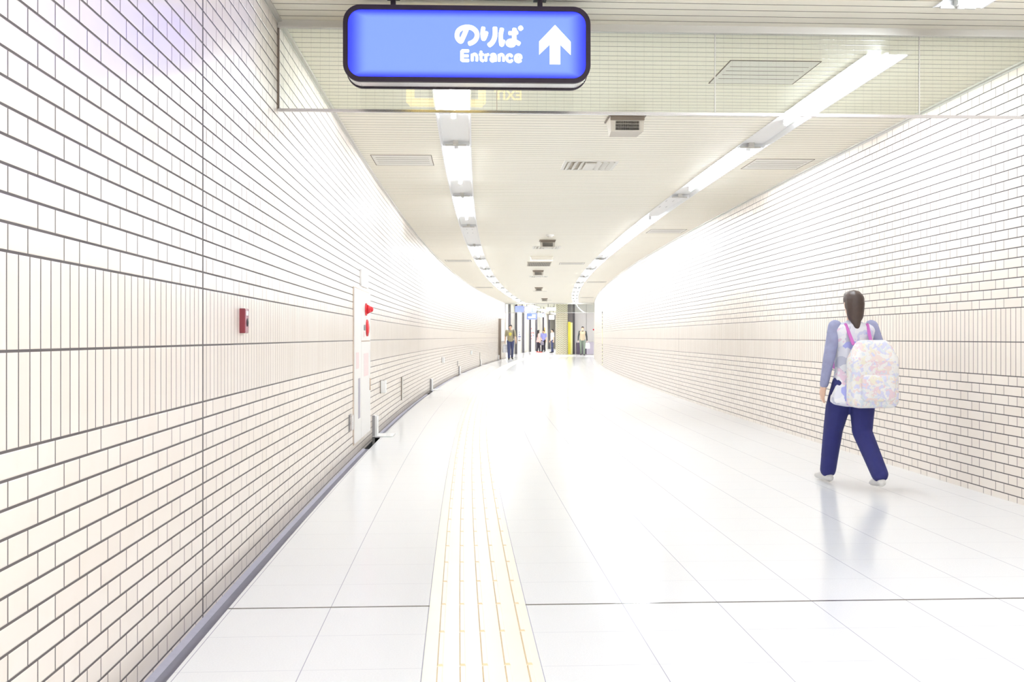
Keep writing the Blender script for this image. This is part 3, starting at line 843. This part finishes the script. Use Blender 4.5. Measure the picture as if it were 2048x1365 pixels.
# posters on the far left wall
def at(px, py, Y): return Vector(((px - 1024) * Y / 2048, Y, CAM_H + (675 - py) * Y / 2048))
def poster(name, label, a, c, f0, f1, z0, z1, bg, blobs):
    d = Vector((c[0] - a[0], c[1] - a[1], 0)); A = Vector((a[0] - .12, a[1], 0))
    p = A + d * f0; L = d.length * (f1 - f0)
    T = thing(name, label, 'poster', (p.x, p.y, z0), math.atan2(d.y, d.x))
    b = MB(); b.box((L / 2, -.02, (z1 - z0) / 2), (L, .03, z1 - z0)); b.build('sheet', bg, T)
    for u0, u1, v0, v1, mt in blobs:
        b = MB(); b.box((L * (u0 + u1) / 2, -.037, (z1 - z0) * (v0 + v1) / 2), (L * (u1 - u0), .004, (z1 - z0) * (v1 - v0))); b.build('print', mt, T)
poster('poster', 'white poster with blue and brown print lines, second bay of far left wall', posts[1], posts[2], .35, .85, .62, 1.62, 'white', [(.15, .6, .83, .9, 'grey'), (.3, .55, .66, .76, 'blue_print'), (.1, .85, .5, .6, 'blue_print'), (.3, .5, .38, .46, 'blue_print'), (.1, .75, .24, .32, 'brown')])
poster('poster', 'white poster with rows of small red prints on the far left wall', posts[3], posts[4], .2, .8, .8, 2.0, 'white', [(.1, .3, .8, .9, 'red_print'), (.1, .3, .52, .6, 'red_print'), (.45, .62, .52, .64, 'red_print'), (.68, .86, .5, .64, 'red_print'), (.55, .8, .34, .46, 'blue_print'), (.1, .28, .32, .42, 'red_print'), (.1, .28, .14, .22, 'red_print')])
poster('poster', 'orange and yellow poster on the far left wall, beside the last dark post', posts[5], posts[6], .1, .5, 1.2, 2.05, 'white', [(.1, .9, .55, .97, 'orange'), (.45, .95, .05, .5, 'yellow_print'), (.1, .4, .1, .4, 'yellow_print')])

def lit_sign(label, px0, py0, px1, py1, Y, mat, hang_to, marks=()):
    p, q = at(px0, py1, Y), at(px1, py0, Y)
    w, h = q.x - p.x, q.z - p.z
    T = thing('hanging_sign', label, 'sign', ((p.x + q.x) / 2, Y, (p.z + q.z) / 2), -.08)
    b = MB(); b.poly(rrect(w / 2, h / 2, min(w, h) * .12, 5), .006, .15); b.build('casing', 'steel', T)
    b = MB(); b.poly(rrect(w / 2 - .02, h / 2 - .02, min(w, h) * .10, 5), -.004, .006); b.build('front_panel', mat, T)
    for sx in (-.3, .3):
        b = MB(); z1 = hang_to - (p.z + q.z) / 2; b.box((sx * w, .07, (h / 2 + z1) / 2), (.03, .03, z1 - h / 2)); b.build('hanger', 'dark', T)
    for x0, x1, z0, z1 in marks:
        b = MB(); b.box(((x0 + x1) / 2 * w, -.006, (z0 + z1) / 2 * h), ((x1 - x0) * w, .004, (z1 - z0) * h)); b.build('lettering', 'letter', T)
    return T, w, h
M['far_blue'] = emis('lit_blue_far_panel', (0.20, 0.30, 2.0), SIGN)
M['far_blue2'] = emis('lit_pale_blue_panel', (0.42, 0.50, 2.0), SIGN)
lit_sign('lit blue sign hanging behind the far glass screen, leftmost', 1029.5, 612, 1048, 625, 58.5, 'far_blue2', HH)
lit_sign('lit blue and white sign hanging behind the far glass screen, right of the leftmost', 1048.5, 613, 1073.5, 625.5, 60.5, 'far_blue2', HH, [(-.45, .1, -.38, .38), (.2, .45, -.38, .38)])
lit_sign('lit blue sign with white lettering, lowest of the far hall signs', 1053.5, 626.5, 1074, 639.5, 70.0, 'far_blue', HH, [(-.36, .36, -.30, -.02), (.02, .36, .02, .3)])
T, w, h = lit_sign('lit blue sign with white right arrow in the far hall', 1078, 627, 1090, 635, 74.0, 'far_blue2', HH)
b = MB(); b.poly([(.0, .03), (.06, .03), (.06, .085), (.15, 0), (.06, -.085), (.06, -.03), (.0, -.03)], -.008, -.004); b.build('arrow', 'letter', T)
lit_sign('plain white lit sign board in the far hall, upper one left of pillar', 1092, 614.5, 1112.5, 622.5, 66.0, 'white_lit', HH)
lit_sign('plain white lit sign board in the far hall, lower one left of pillar', 1097.5, 630, 1109, 640, 72.0, 'white_lit', HH)

# ceiling lights added to brighten the hall
k = 0
for (x, y, w, l) in ((1.3, 62, .3, 5), (3.0, 62, .3, 5), (6.2, 62, .3, 5), (1.6, 72, .3, 6), (4.6, 74, .3, 6), (2.6, 82, .3, 6), (5.6, 84, .3, 6), (3.8, 93, .3, 6), (7, 95, .3, 6)):
    T = thing('ceiling_light', 'added long lit panel light in the far hall ceiling, %s from the glass screen' % ORD[k], 'ceiling light', (x, y, HH), -.1, 'added panel lights of the far hall'); k += 1
    b = MB(); b.box((0, 0, -.02), (w + .04, l + .04, .04)); b.build('housing', 'white', T)
    b = MB(); b.box((0, 0, -.043), (w, l, .006)); b.build('diffuser', 'glow', T)

# ------------------------------------------------------------------ people
SKIN = flat('skin', (0.70, 0.46, 0.34), 0.5, spec=.3)
M['skin'] = SKIN
M['hair'] = flat('black_hair', (0.016, 0.013, 0.014), 0.45, noise=.3, nscale=40)
M['brown_hair'] = flat('dark_brown_hair', (0.045, 0.026, 0.02), 0.45, noise=.3, nscale=40)
M['lip'] = flat('lips', (0.48, 0.20, 0.17), 0.5)
def remesh(mb, name, mat, parent, voxel, smooth=4):
    me = mb.mesh(name, mat)
    o = bpy.data.objects.new(name, me); COL.objects.link(o)
    md = o.modifiers.new('r', 'REMESH'); md.mode = 'VOXEL'; md.voxel_size = voxel; md.use_smooth_shade = True
    sm = o.modifiers.new('s', 'SMOOTH'); sm.factor = .5; sm.iterations = smooth
    dg = bpy.context.evaluated_depsgraph_get(); dg.update()
    ev = bpy.data.meshes.new_from_object(o.evaluated_get(dg))
    bpy.data.objects.remove(o); ev.name = name
    n = bpy.data.objects.new(name, ev); COL.objects.link(n)
    if not ev.materials: ev.materials.append(M[mat] if isinstance(mat, str) else mat)
    for p in ev.polygons: p.use_smooth = True
    if parent: n.parent = parent
    return n
V = Vector
def add_hand(b, w, d, sd, r=.0095, curl=.35):
    """palm, four fingers of unequal length and a thumb; w wrist, d arm direction, sd = +1 person's left"""
    d = d.normalized(); fwd = V((0, -1, 0)); fwd = (fwd - d * fwd.dot(d)).normalized(); inn = V((-sd, 0, 0)); inn = (inn - d * inn.dot(d) - fwd * inn.dot(fwd)).normalized()
    b.limb([(w - d * .02, .026), (w + d * .02, .025)])
    b.hull([(w + d * .02 + fwd * .012, (.018)), (w + d * .02 - fwd * .012, .018), (w + d * .085 + fwd * .028, .014), (w + d * .082 - fwd * .028, .013)])
    for k, (off, ln) in enumerate(((.030, .072), (.010, .082), (-.010, .076), (-.030, .058))):
        p0 = w + d * .085 + fwd * off; p1 = p0 + d * ln * .5 + inn * ln * .5 * curl * .5; p2 = p1 + d * ln * .35 + inn * ln * .5 * curl * 1.4
        b.limb([(p0, r + .001), (p1, r), (p2, r - .002)], 1)
    q0 = w + d * .03 + fwd * .026; q1 = q0 + d * .035 + fwd * .026 + inn * .01; q2 = q1 + d * .034 + fwd * .006 + inn * .008
    b.limb([(q0, r + .003), (q1, r + .001), (q2, r - .001)], 1)

def person(label, loc, rz, height, stride=.22, lead='L', arms=None, top='shirt', top_mat='shirt', sleeve='long', sleeve_mat=None, leg_mat='jeans',
           leg_w=1.0, hem=.84, shoe_mat='black', hair='short', hair_mat='hair', voxel=.009, female=False, step_z=.0, collar=None):
    T = thing('person', label, 'person', loc, rz)
    k = height / 1.72
    sw = .185 if not female else .165
    def S(x, y, z): return V((x * k, y * k, z * k))
    J = {}
    for sd, nm in ((1, 'L'), (-1, 'R')):
        fw = -1 if nm == lead else 1
        J['hip' + nm] = S(sd * .09, 0, .90)
        if fw < 0: J['knee' + nm] = S(sd * .09, -stride * .62, .49); J['ank' + nm] = S(sd * .088, -stride, .085)
        else: J['knee' + nm] = S(sd * .09, -stride * .02, .48); J['ank' + nm] = S(sd * .088, stride, .115 + step_z)
        J['sho' + nm] = S(sd * sw, .01, 1.405)
        sw_f = -fw * stride * .45
        a = (arms or {}).get(nm)
        if a: J['elb' + nm], J['wri' + nm] = S(*a[0]), S(*a[1])
        else: J['elb' + nm] = S(sd * (sw + .055), .02 + sw_f * .4, 1.13); J['wri' + nm] = S(sd * (sw + .075), -.03 + sw_f * 1.2, .90)
    # body: one continuous surface
    b = MB()
    hz = 1.60
    b.hull([(S(0, .008, hz + .018), (.074 * k, .092 * k, .098 * k)), (S(0, -.022, hz - .055), (.052 * k, .062 * k, .055 * k))])
    b.hull([(S(0, -.055, hz - .095), (.022 * k,) * 3), (S(0, -.01, hz - .04), .045 * k)])
    b.hull([(S(0, -.086, hz + .012), .010 * k), (S(0, -.106, hz - .022), .0125 * k), (S(0, -.08, hz - .02), .015 * k)])            # nose
    b.hull([(S(-.03, -.082, hz + .03), .012 * k), (S(.03, -.082, hz + .03), .012 * k)])                                          # brow
    for sd in (-1, 1): b.hull([(S(sd * .076, .012, hz + .012), (.007 * k, .016 * k, .02 * k)), (S(sd * .073, .006, hz - .022), (.006 * k, .010 * k, .012 * k))])
    b.limb([(S(0, .012, 1.40), .062 * k), (S(0, .004, 1.47), .052 * k), (S(0, 0, hz - .06), .050 * k)])
    b.hull([(S(-.11, .012, 1.36), (.075 * k, .075 * k, .07 * k)), (S(.11, .012, 1.36), (.075 * k, .075 * k, .07 * k)), (S(0, .0, 1.24), (.145 * k, .105 * k, .11 * k))])
    b.hull([(S(0, 0, 1.24), (.140 * k, .100 * k, .10 * k)), (S(0, .0, 1.06), (.125 * k, .09 * k, .08 * k))])
    b.hull([(S(0, 0, 1.06), (.125 * k, .09 * k, .08 * k)), (S(0, .01, .93), (.155 * k, .11 * k, .09 * k))])
    for nm, sd in (('L', 1), ('R', -1)):
        h, kn, an = J['hip' + nm], J['knee' + nm], J['ank' + nm]
        b.limb([(h, .085 * k), (h.lerp(kn, .5), .072 * k), (kn, .054 * k)]); b.limb([(kn, .054 * k), (kn.lerp(an, .35) + S(0, .012, 0), .055 * k), (an, .036 * k)])
        toe = an + S(sd * .02, -.10, -.045) if an.z < .1 * k else an + S(sd * .015, -.09, -.058)
        b.hull([(an + S(0, .03, -.04), .032 * k), (an, .034 * k), (toe, (.036 * k, .036 * k, .02 * k))])
        s_, e, w = J['sho' + nm], J['elb' + nm], J['wri' + nm]
        b.limb([(s_, .056 * k), (s_.lerp(e, .5), .046 * k), (e, .038 * k), (e.lerp(w, .3), .039 * k), (w, .026 * k)])
        add_hand(b, w, w - e, sd, r=max(.0095, voxel * 1.05))
    remesh(b, 'body', 'skin', T, voxel, 3)
    # face
    for sd in (-1, 1):
        e = MB(); e.ball(S(sd * .031, -.083, hz + .004), (.013 * k, .008 * k, .0065 * k), 2); e.build('eye', 'black', T, smooth=True)
    e = MB(); e.ball(S(0, -.084, hz - .058), (.022 * k, .008 * k, .007 * k), 2); e.build('mouth', 'lip', T, smooth=True)
    # hair
    b = MB()
    b.hull([(S(0, .022, hz + .045), (.084 * k, .098 * k, .085 * k)), (S(0, -.045, hz + .085), (.062 * k, .045 * k, .038 * k))])
    b.hull([(S(0, .05, hz - .01), (.078 * k, .066 * k, .07 * k)), (S(0, .04, hz + .05), (.085 * k, .08 * k, .06 * k))])
    for sd in (-1, 1): b.hull([(S(sd * .068, .0, hz + .045), (.014 * k, .04 * k, .03 * k)), (S(sd * .07, .03, hz - .02), (.010 * k, .022 * k, .03 * k))])
    if hair == 'long':
        b.hull([(S(0, .06, hz), (.085 * k, .06 * k, .08 * k)), (S(0, .12, 1.36), (.10 * k, .05 * k, .06 * k))]); b.hull([(S(0, .12, 1.36), (.10 * k, .05 * k, .06 * k)), (S(0, .135, 1.20), (.085 * k, .045 * k, .05 * k))])
        for sd in (-1, 1): b.hull([(S(sd * .07, .01, hz), (.02 * k, .04 * k, .05 * k)), (S(sd * .095, .0, 1.32), (.022 * k, .035 * k, .06 * k))])
    if hair == 'bob':
        b.hull([(S(0, .05, hz + .01), (.086 * k, .07 * k, .08 * k)), (S(0, .055, hz - .10), (.074 * k, .052 * k, .06 * k))]); b.hull([(S(0, .06, hz - .10), (.06 * k, .045 * k, .05 * k)), (S(0, .07, hz - .19), (.035 * k, .03 * k, .04 * k))])
    remesh(b, 'hair', hair_mat, T, .008, 2)
    # trousers
    b = MB()
    b.hull([(S(0, .008, .99), (.150 * k, .108 * k, .05 * k)), (S(0, .015, .90), (.172 * k, .125 * k, .08 * k))])
    for nm in 'LR':
        h, kn, an = J['hip' + nm], J['knee' + nm], J['ank' + nm]
        b.limb([(h, .098 * k), (h.lerp(kn, .5), .086 * k * leg_w), (kn, .070 * k * leg_w)]); b.limb([(kn, .070 * k * leg_w), (an + V((0, .005, .02)), .058 * k * leg_w)])
    remesh(b, 'trousers', leg_mat, T, .010, 3)
    # shirt
    b = MB()
    b.hull([(S(-.12, .012, 1.37), (.083 * k, .084 * k, .074 * k)), (S(.12, .012, 1.37), (.083 * k, .084 * k, .074 * k)), (S(0, .0, 1.24), (.165 * k, .122 * k, .11 * k))])
    b.hull([(S(0, .01, 1.40), (.10 * k, .085 * k, .075 * k)), (S(0, .006, 1.43), (.075 * k, .07 * k, .05 * k))])
    fl = .03 if hem < .8 else 0
    b.hull([(S(0, 0, 1.26), (.165 * k, .120 * k, .09 * k)), (S(0, 0, 1.02), (.160 * k, .115 * k, .07 * k))]); b.hull([(S(0, 0, 1.02), (.160 * k, .115 * k, .07 * k)), (S(0, .01, hem + .05), ((.176 + fl) * k, (.132 + fl) * k, .05 * k))])
    if collar: b.limb([(S(0, .01, 1.44), .07 * k), (S(0, .004, 1.485), .066 * k)])
    def sleeves(bb):
        for nm in 'LR':
            s_, e, w = J['sho' + nm], J['elb' + nm], J['wri' + nm]
            if sleeve == 'long': bb.limb([(s_, .064 * k), (s_.lerp(e, .5), .058 * k), (e, .052 * k), (w, .040 * k)])
            else: bb.limb([(s_, .070 * k), (s_.lerp(e, .55), .062 * k), (s_.lerp(e, .8), .06 * k)])
    if not sleeve_mat: sleeves(b)
    remesh(b, top, top_mat, T, .010, 3)
    if sleeve_mat:
        b = MB(); sleeves(b); remesh(b, 'sleeves', sleeve_mat, T, .010, 3)
    for nm, sd in (('L', 1), ('R', -1)):
        an = J['ank' + nm]; b = MB()
        dn = -.035 if an.z < .1 * k else -.06
        toe = an + S(sd * .022, -.155, dn - .012)
        heel = an + S(0, .045, -.042)
        b.hull([(heel, (.036 * k, .036 * k, .036 * k)), (an + S(0, -.01, -.01), .038 * k), (toe, (.042 * k, .045 * k, .026 * k))])
        sh = remesh(b, 'shoe', shoe_mat, T, .007, 2)
    return T, J, k

M['olive'] = flat('olive_cotton', (0.30, 0.265, 0.17), 0.85, noise=.08, nscale=25)
M['jeans'] = flat('blue_denim', (0.045, 0.055, 0.13), 0.8, noise=.15, nscale=30)
M['navy'] = flat('navy_cotton', (0.012, 0.014, 0.11), 0.8, noise=.15, nscale=20)
M['black_cloth'] = flat('black_cloth', (0.03, 0.025, 0.04), 0.8)
M['pink_cloth'] = flat('pale_pink_cotton', (0.80, 0.50, 0.48), 0.8)
M['blue_cloth'] = flat('violet_blue_cotton', (0.33, 0.34, 0.75), 0.8)
M['white_cloth'] = flat('white_cotton', (0.85, 0.85, 0.87), 0.8)
M['grey_green'] = flat('grey_green_cotton', (0.16, 0.20, 0.16), 0.85, noise=.1, nscale=20)
M['tan'] = flat('tan_cotton', (0.44, 0.365, 0.26), 0.85, noise=.06, nscale=20)
M['charcoal'] = flat('charcoal_cloth', (0.05, 0.055, 0.06), 0.85)
M['bag_grey'] = flat('grey_bag_cloth', (0.22, 0.21, 0.26), 0.8, noise=.2, nscale=20)
M['plastic'] = flat('white_plastic_film', (0.88, 0.88, 0.90), 0.3, bump=.02, nscale=14)
M['shoe_white'] = flat('off_white_shoe', (0.66, 0.64, 0.62), 0.6)
M['blouse'] = print_mat('flower_print_blouse', [(.76, .76, .84), (.42, .44, .82), (.82, .82, .86), (.62, .64, .80), (.80, .62, .74), (.56, .57, .68), (.84, .83, .86)], 15)
M['sleeve'] = flat('grey_blue_sleeve', (0.30, 0.31, 0.47), 0.85, noise=.25, nscale=16)
M['bagprint'] = print_mat('flower_print_bag', [(.82, .80, .78), (.80, .68, .66), (.83, .82, .81), (.70, .74, .80), (.81, .77, .66), (.84, .83, .82), (.78, .62, .68), (.66, .66, .82), (.83, .82, .82)], 24)
M['strap'] = flat('magenta_strap', (0.58, 0.16, 0.50), 0.7)

def bag(name, label, cat, loc, rz, w, h, d, mat, handle='loop', hmat=None):
    T = thing(name, label, cat, loc, rz)
    b = MB(); b.hull([(V((sx * (w / 2 - .03), sy * (d / 2 - .02), z)), (.03, .02, .03)) for sx in (-1, 1) for sy in (-1, 1) for z in (.03, h * .6)] + [(V((sx * (w / 2 - .05), 0, h - .02)), .018) for sx in (-1, 1)])
    remesh(b, 'sack', mat, T, .010, 2)
    b = MB()
    pts = [V((-w * .22 + w * .44 * i / 8, 0, h - .02 + .11 * math.sin(math.pi * i / 8))) for i in range(9)]
    for p, q in zip(pts, pts[1:]): b.cyl(p, q, .008, seg=8)
    b.build('handle', hmat or mat, T)
    return T
def strap_mesh(T, name, mat, pts, r):
    b = MB(); b.limb([(V(p), r) for p in pts], 1); b.build(name, mat, T)

# the near figure walking away beside the right wall
wx, wy = 2.575, 7.74
T, J, k = person('person walking away beside right wall, pale blue and pink print blouse, dark blue trousers', (wx, wy, 0), math.pi + .10, 1.48, stride=.33, lead='L',
       arms={'L': ((.225, .02, 1.13), (.235, -.06, .90)), 'R': ((-.255, .04, 1.14), (-.21, -.12, .98))}, top='blouse', top_mat='blouse', sleeve_mat='sleeve',
       leg_mat='navy', leg_w=1.25, hem=.70, shoe_mat='shoe_white', hair='bob', hair_mat='brown_hair', voxel=.007, female=True, step_z=.015)
def place(T0, v): return T0.matrix_basis @ v
bpy.context.view_layer.update()
R = Matrix.Translation((wx, wy, 0)) @ Matrix.Rotation(math.pi + .10, 4, 'Z')
p = R @ V((-.06, .205, .60))
B = thing('backpack', 'large pale flower print backpack on back of person beside right wall', 'backpack', p, math.pi + .10)
b = MB(); b.hull([(V((sx * .125, sy * .04, z)), (.055, .05, .05)) for sx in (-1, 1) for sy in (-1, 1) for z in (.06, .36)] + [(V((sx * .09, 0, .46)), .05) for sx in (-1, 1)])
remesh(b, 'sack', 'bagprint', B, .010, 3)
b = MB(); b.hull([(V((sx * .09, .10, z)), (.04, .025, .04)) for sx in (-1, 1) for z in (.10, .22)]); remesh(b, 'front_pocket', 'bagprint', B, .009, 2)
for sx in (-1, 1):
    strap_mesh(B, 'shoulder_strap', 'strap', [(sx * .07 + .05, -.06, .48), (sx * .085 + .055, -.15, .625), (sx * .09 + .055, -.27, .60), (sx * .10 + .055, -.315, .50), (sx * .115 + .055, -.29, .30)], .013)

# the two people walking towards the camera
T, J, k = person('person in olive t-shirt with yellow print and blue jeans walking along left wall', (-.075, 51.4, 0), .05, 1.76, stride=.24, lead='R', top='t_shirt', top_mat='olive', sleeve='short', leg_mat='jeans', hem=.86, voxel=.009)
b = MB(); b.hull([(V((-.02, -.118, 1.31)), (.085, .022, .06)), (V((-.02, -.112, 1.24)), (.06, .022, .05))]); o = remesh(b, 'chest_print', flat('yellow_chest_print', (.62, .55, .10), .8), T, .008, 1)
R = Matrix.Translation((-.075, 51.4, 0)) @ Matrix.Rotation(.05, 4, 'Z')
h = R @ (J['wriR'] + V((0, 0, -.10)))
bag('plastic_bag', 'white plastic bag hanging from right hand of person in olive shirt', 'bag', (h.x, h.y, h.z - .47), .3, .26, .42, .14, 'plastic')
B = thing('backpack', 'dark backpack on the back of person in olive shirt, left strap showing', 'backpack', R @ V((0, .24, 1.0)), .05)
b = MB(); b.hull([(V((sx * .11, sy * .03, z)), .05) for sx in (-1, 1) for sy in (-1, 1) for z in (.04, .38)]); remesh(b, 'sack', 'black_cloth', B, .012, 2)
strap_mesh(B, 'shoulder_strap', 'black_cloth', [(.13, -.06, .42), (.14, -.20, .51), (.14, -.33, .45), (.145, -.375, .30), (.15, -.33, .10), (.15, -.20, .04)], .018)

T, J, k = person('person in tan vest with charcoal sleeves and grey green trousers walking by the grey wall', (4.37, 63.4, 0), -.06, 1.80, stride=.20, lead='L', top='vest', top_mat='tan', sleeve='long', sleeve_mat='charcoal', leg_mat='grey_green', hem=.86, collar=True, voxel=.009)
b = MB(); b.limb([(V((0, .012, 1.475)), .088), (V((0, .006, 1.515)), .074)]); remesh(b, 'neck_scarf', 'charcoal', T, .010, 2)
R = Matrix.Translation((4.37, 63.4, 0)) @ Matrix.Rotation(-.06, 4, 'Z')
h = R @ (J['wriL'] + V((.02, 0, -.10)))
bag('shopping_bag', 'white shopping bag hanging from left hand of person in tan vest', 'bag', (h.x + .0, h.y, h.z - .42), .15, .32, .36, .12, 'plastic')

# the people standing in the hall
T, J, k = person('person with long dark hair in pink top and black trousers, standing by far wall', (1.93, 74.7, 0), 1.95, 1.66, stride=.07, lead='R', top='jacket', top_mat='pink_cloth', sleeve='long', leg_mat='black_cloth', hem=.78, hair='long', shoe_mat='red_print', voxel=.010, female=True,
       arms={'L': ((.22, -.04, 1.12), (.17, -.24, 1.02))})
R = Matrix.Translation((1.93, 74.7, 0)) @ Matrix.Rotation(1.95, 4, 'Z')
h = R @ (J['wriL'] + V((0, -.02, -.06)))
bag('hand_bag', 'grey handbag carried by person in the pink top', 'bag', (h.x + .05, h.y - .02, h.z - .38), .1, .36, .30, .16, 'bag_grey')
person('person in violet blue shirt standing behind the person in pink top', (2.42, 78.6, 0), -.5, 1.70, stride=.06, lead='R', top='shirt', top_mat='blue_cloth', sleeve='short', leg_mat='black_cloth', voxel=.010)
person('person in white shirt and navy trousers standing in the hall left of pillar', (2.89, 73.4, 0), -1.3, 1.72, stride=.07, lead='L', top='shirt', top_mat='white_cloth', sleeve='short', leg_mat='jeans', voxel=.010)
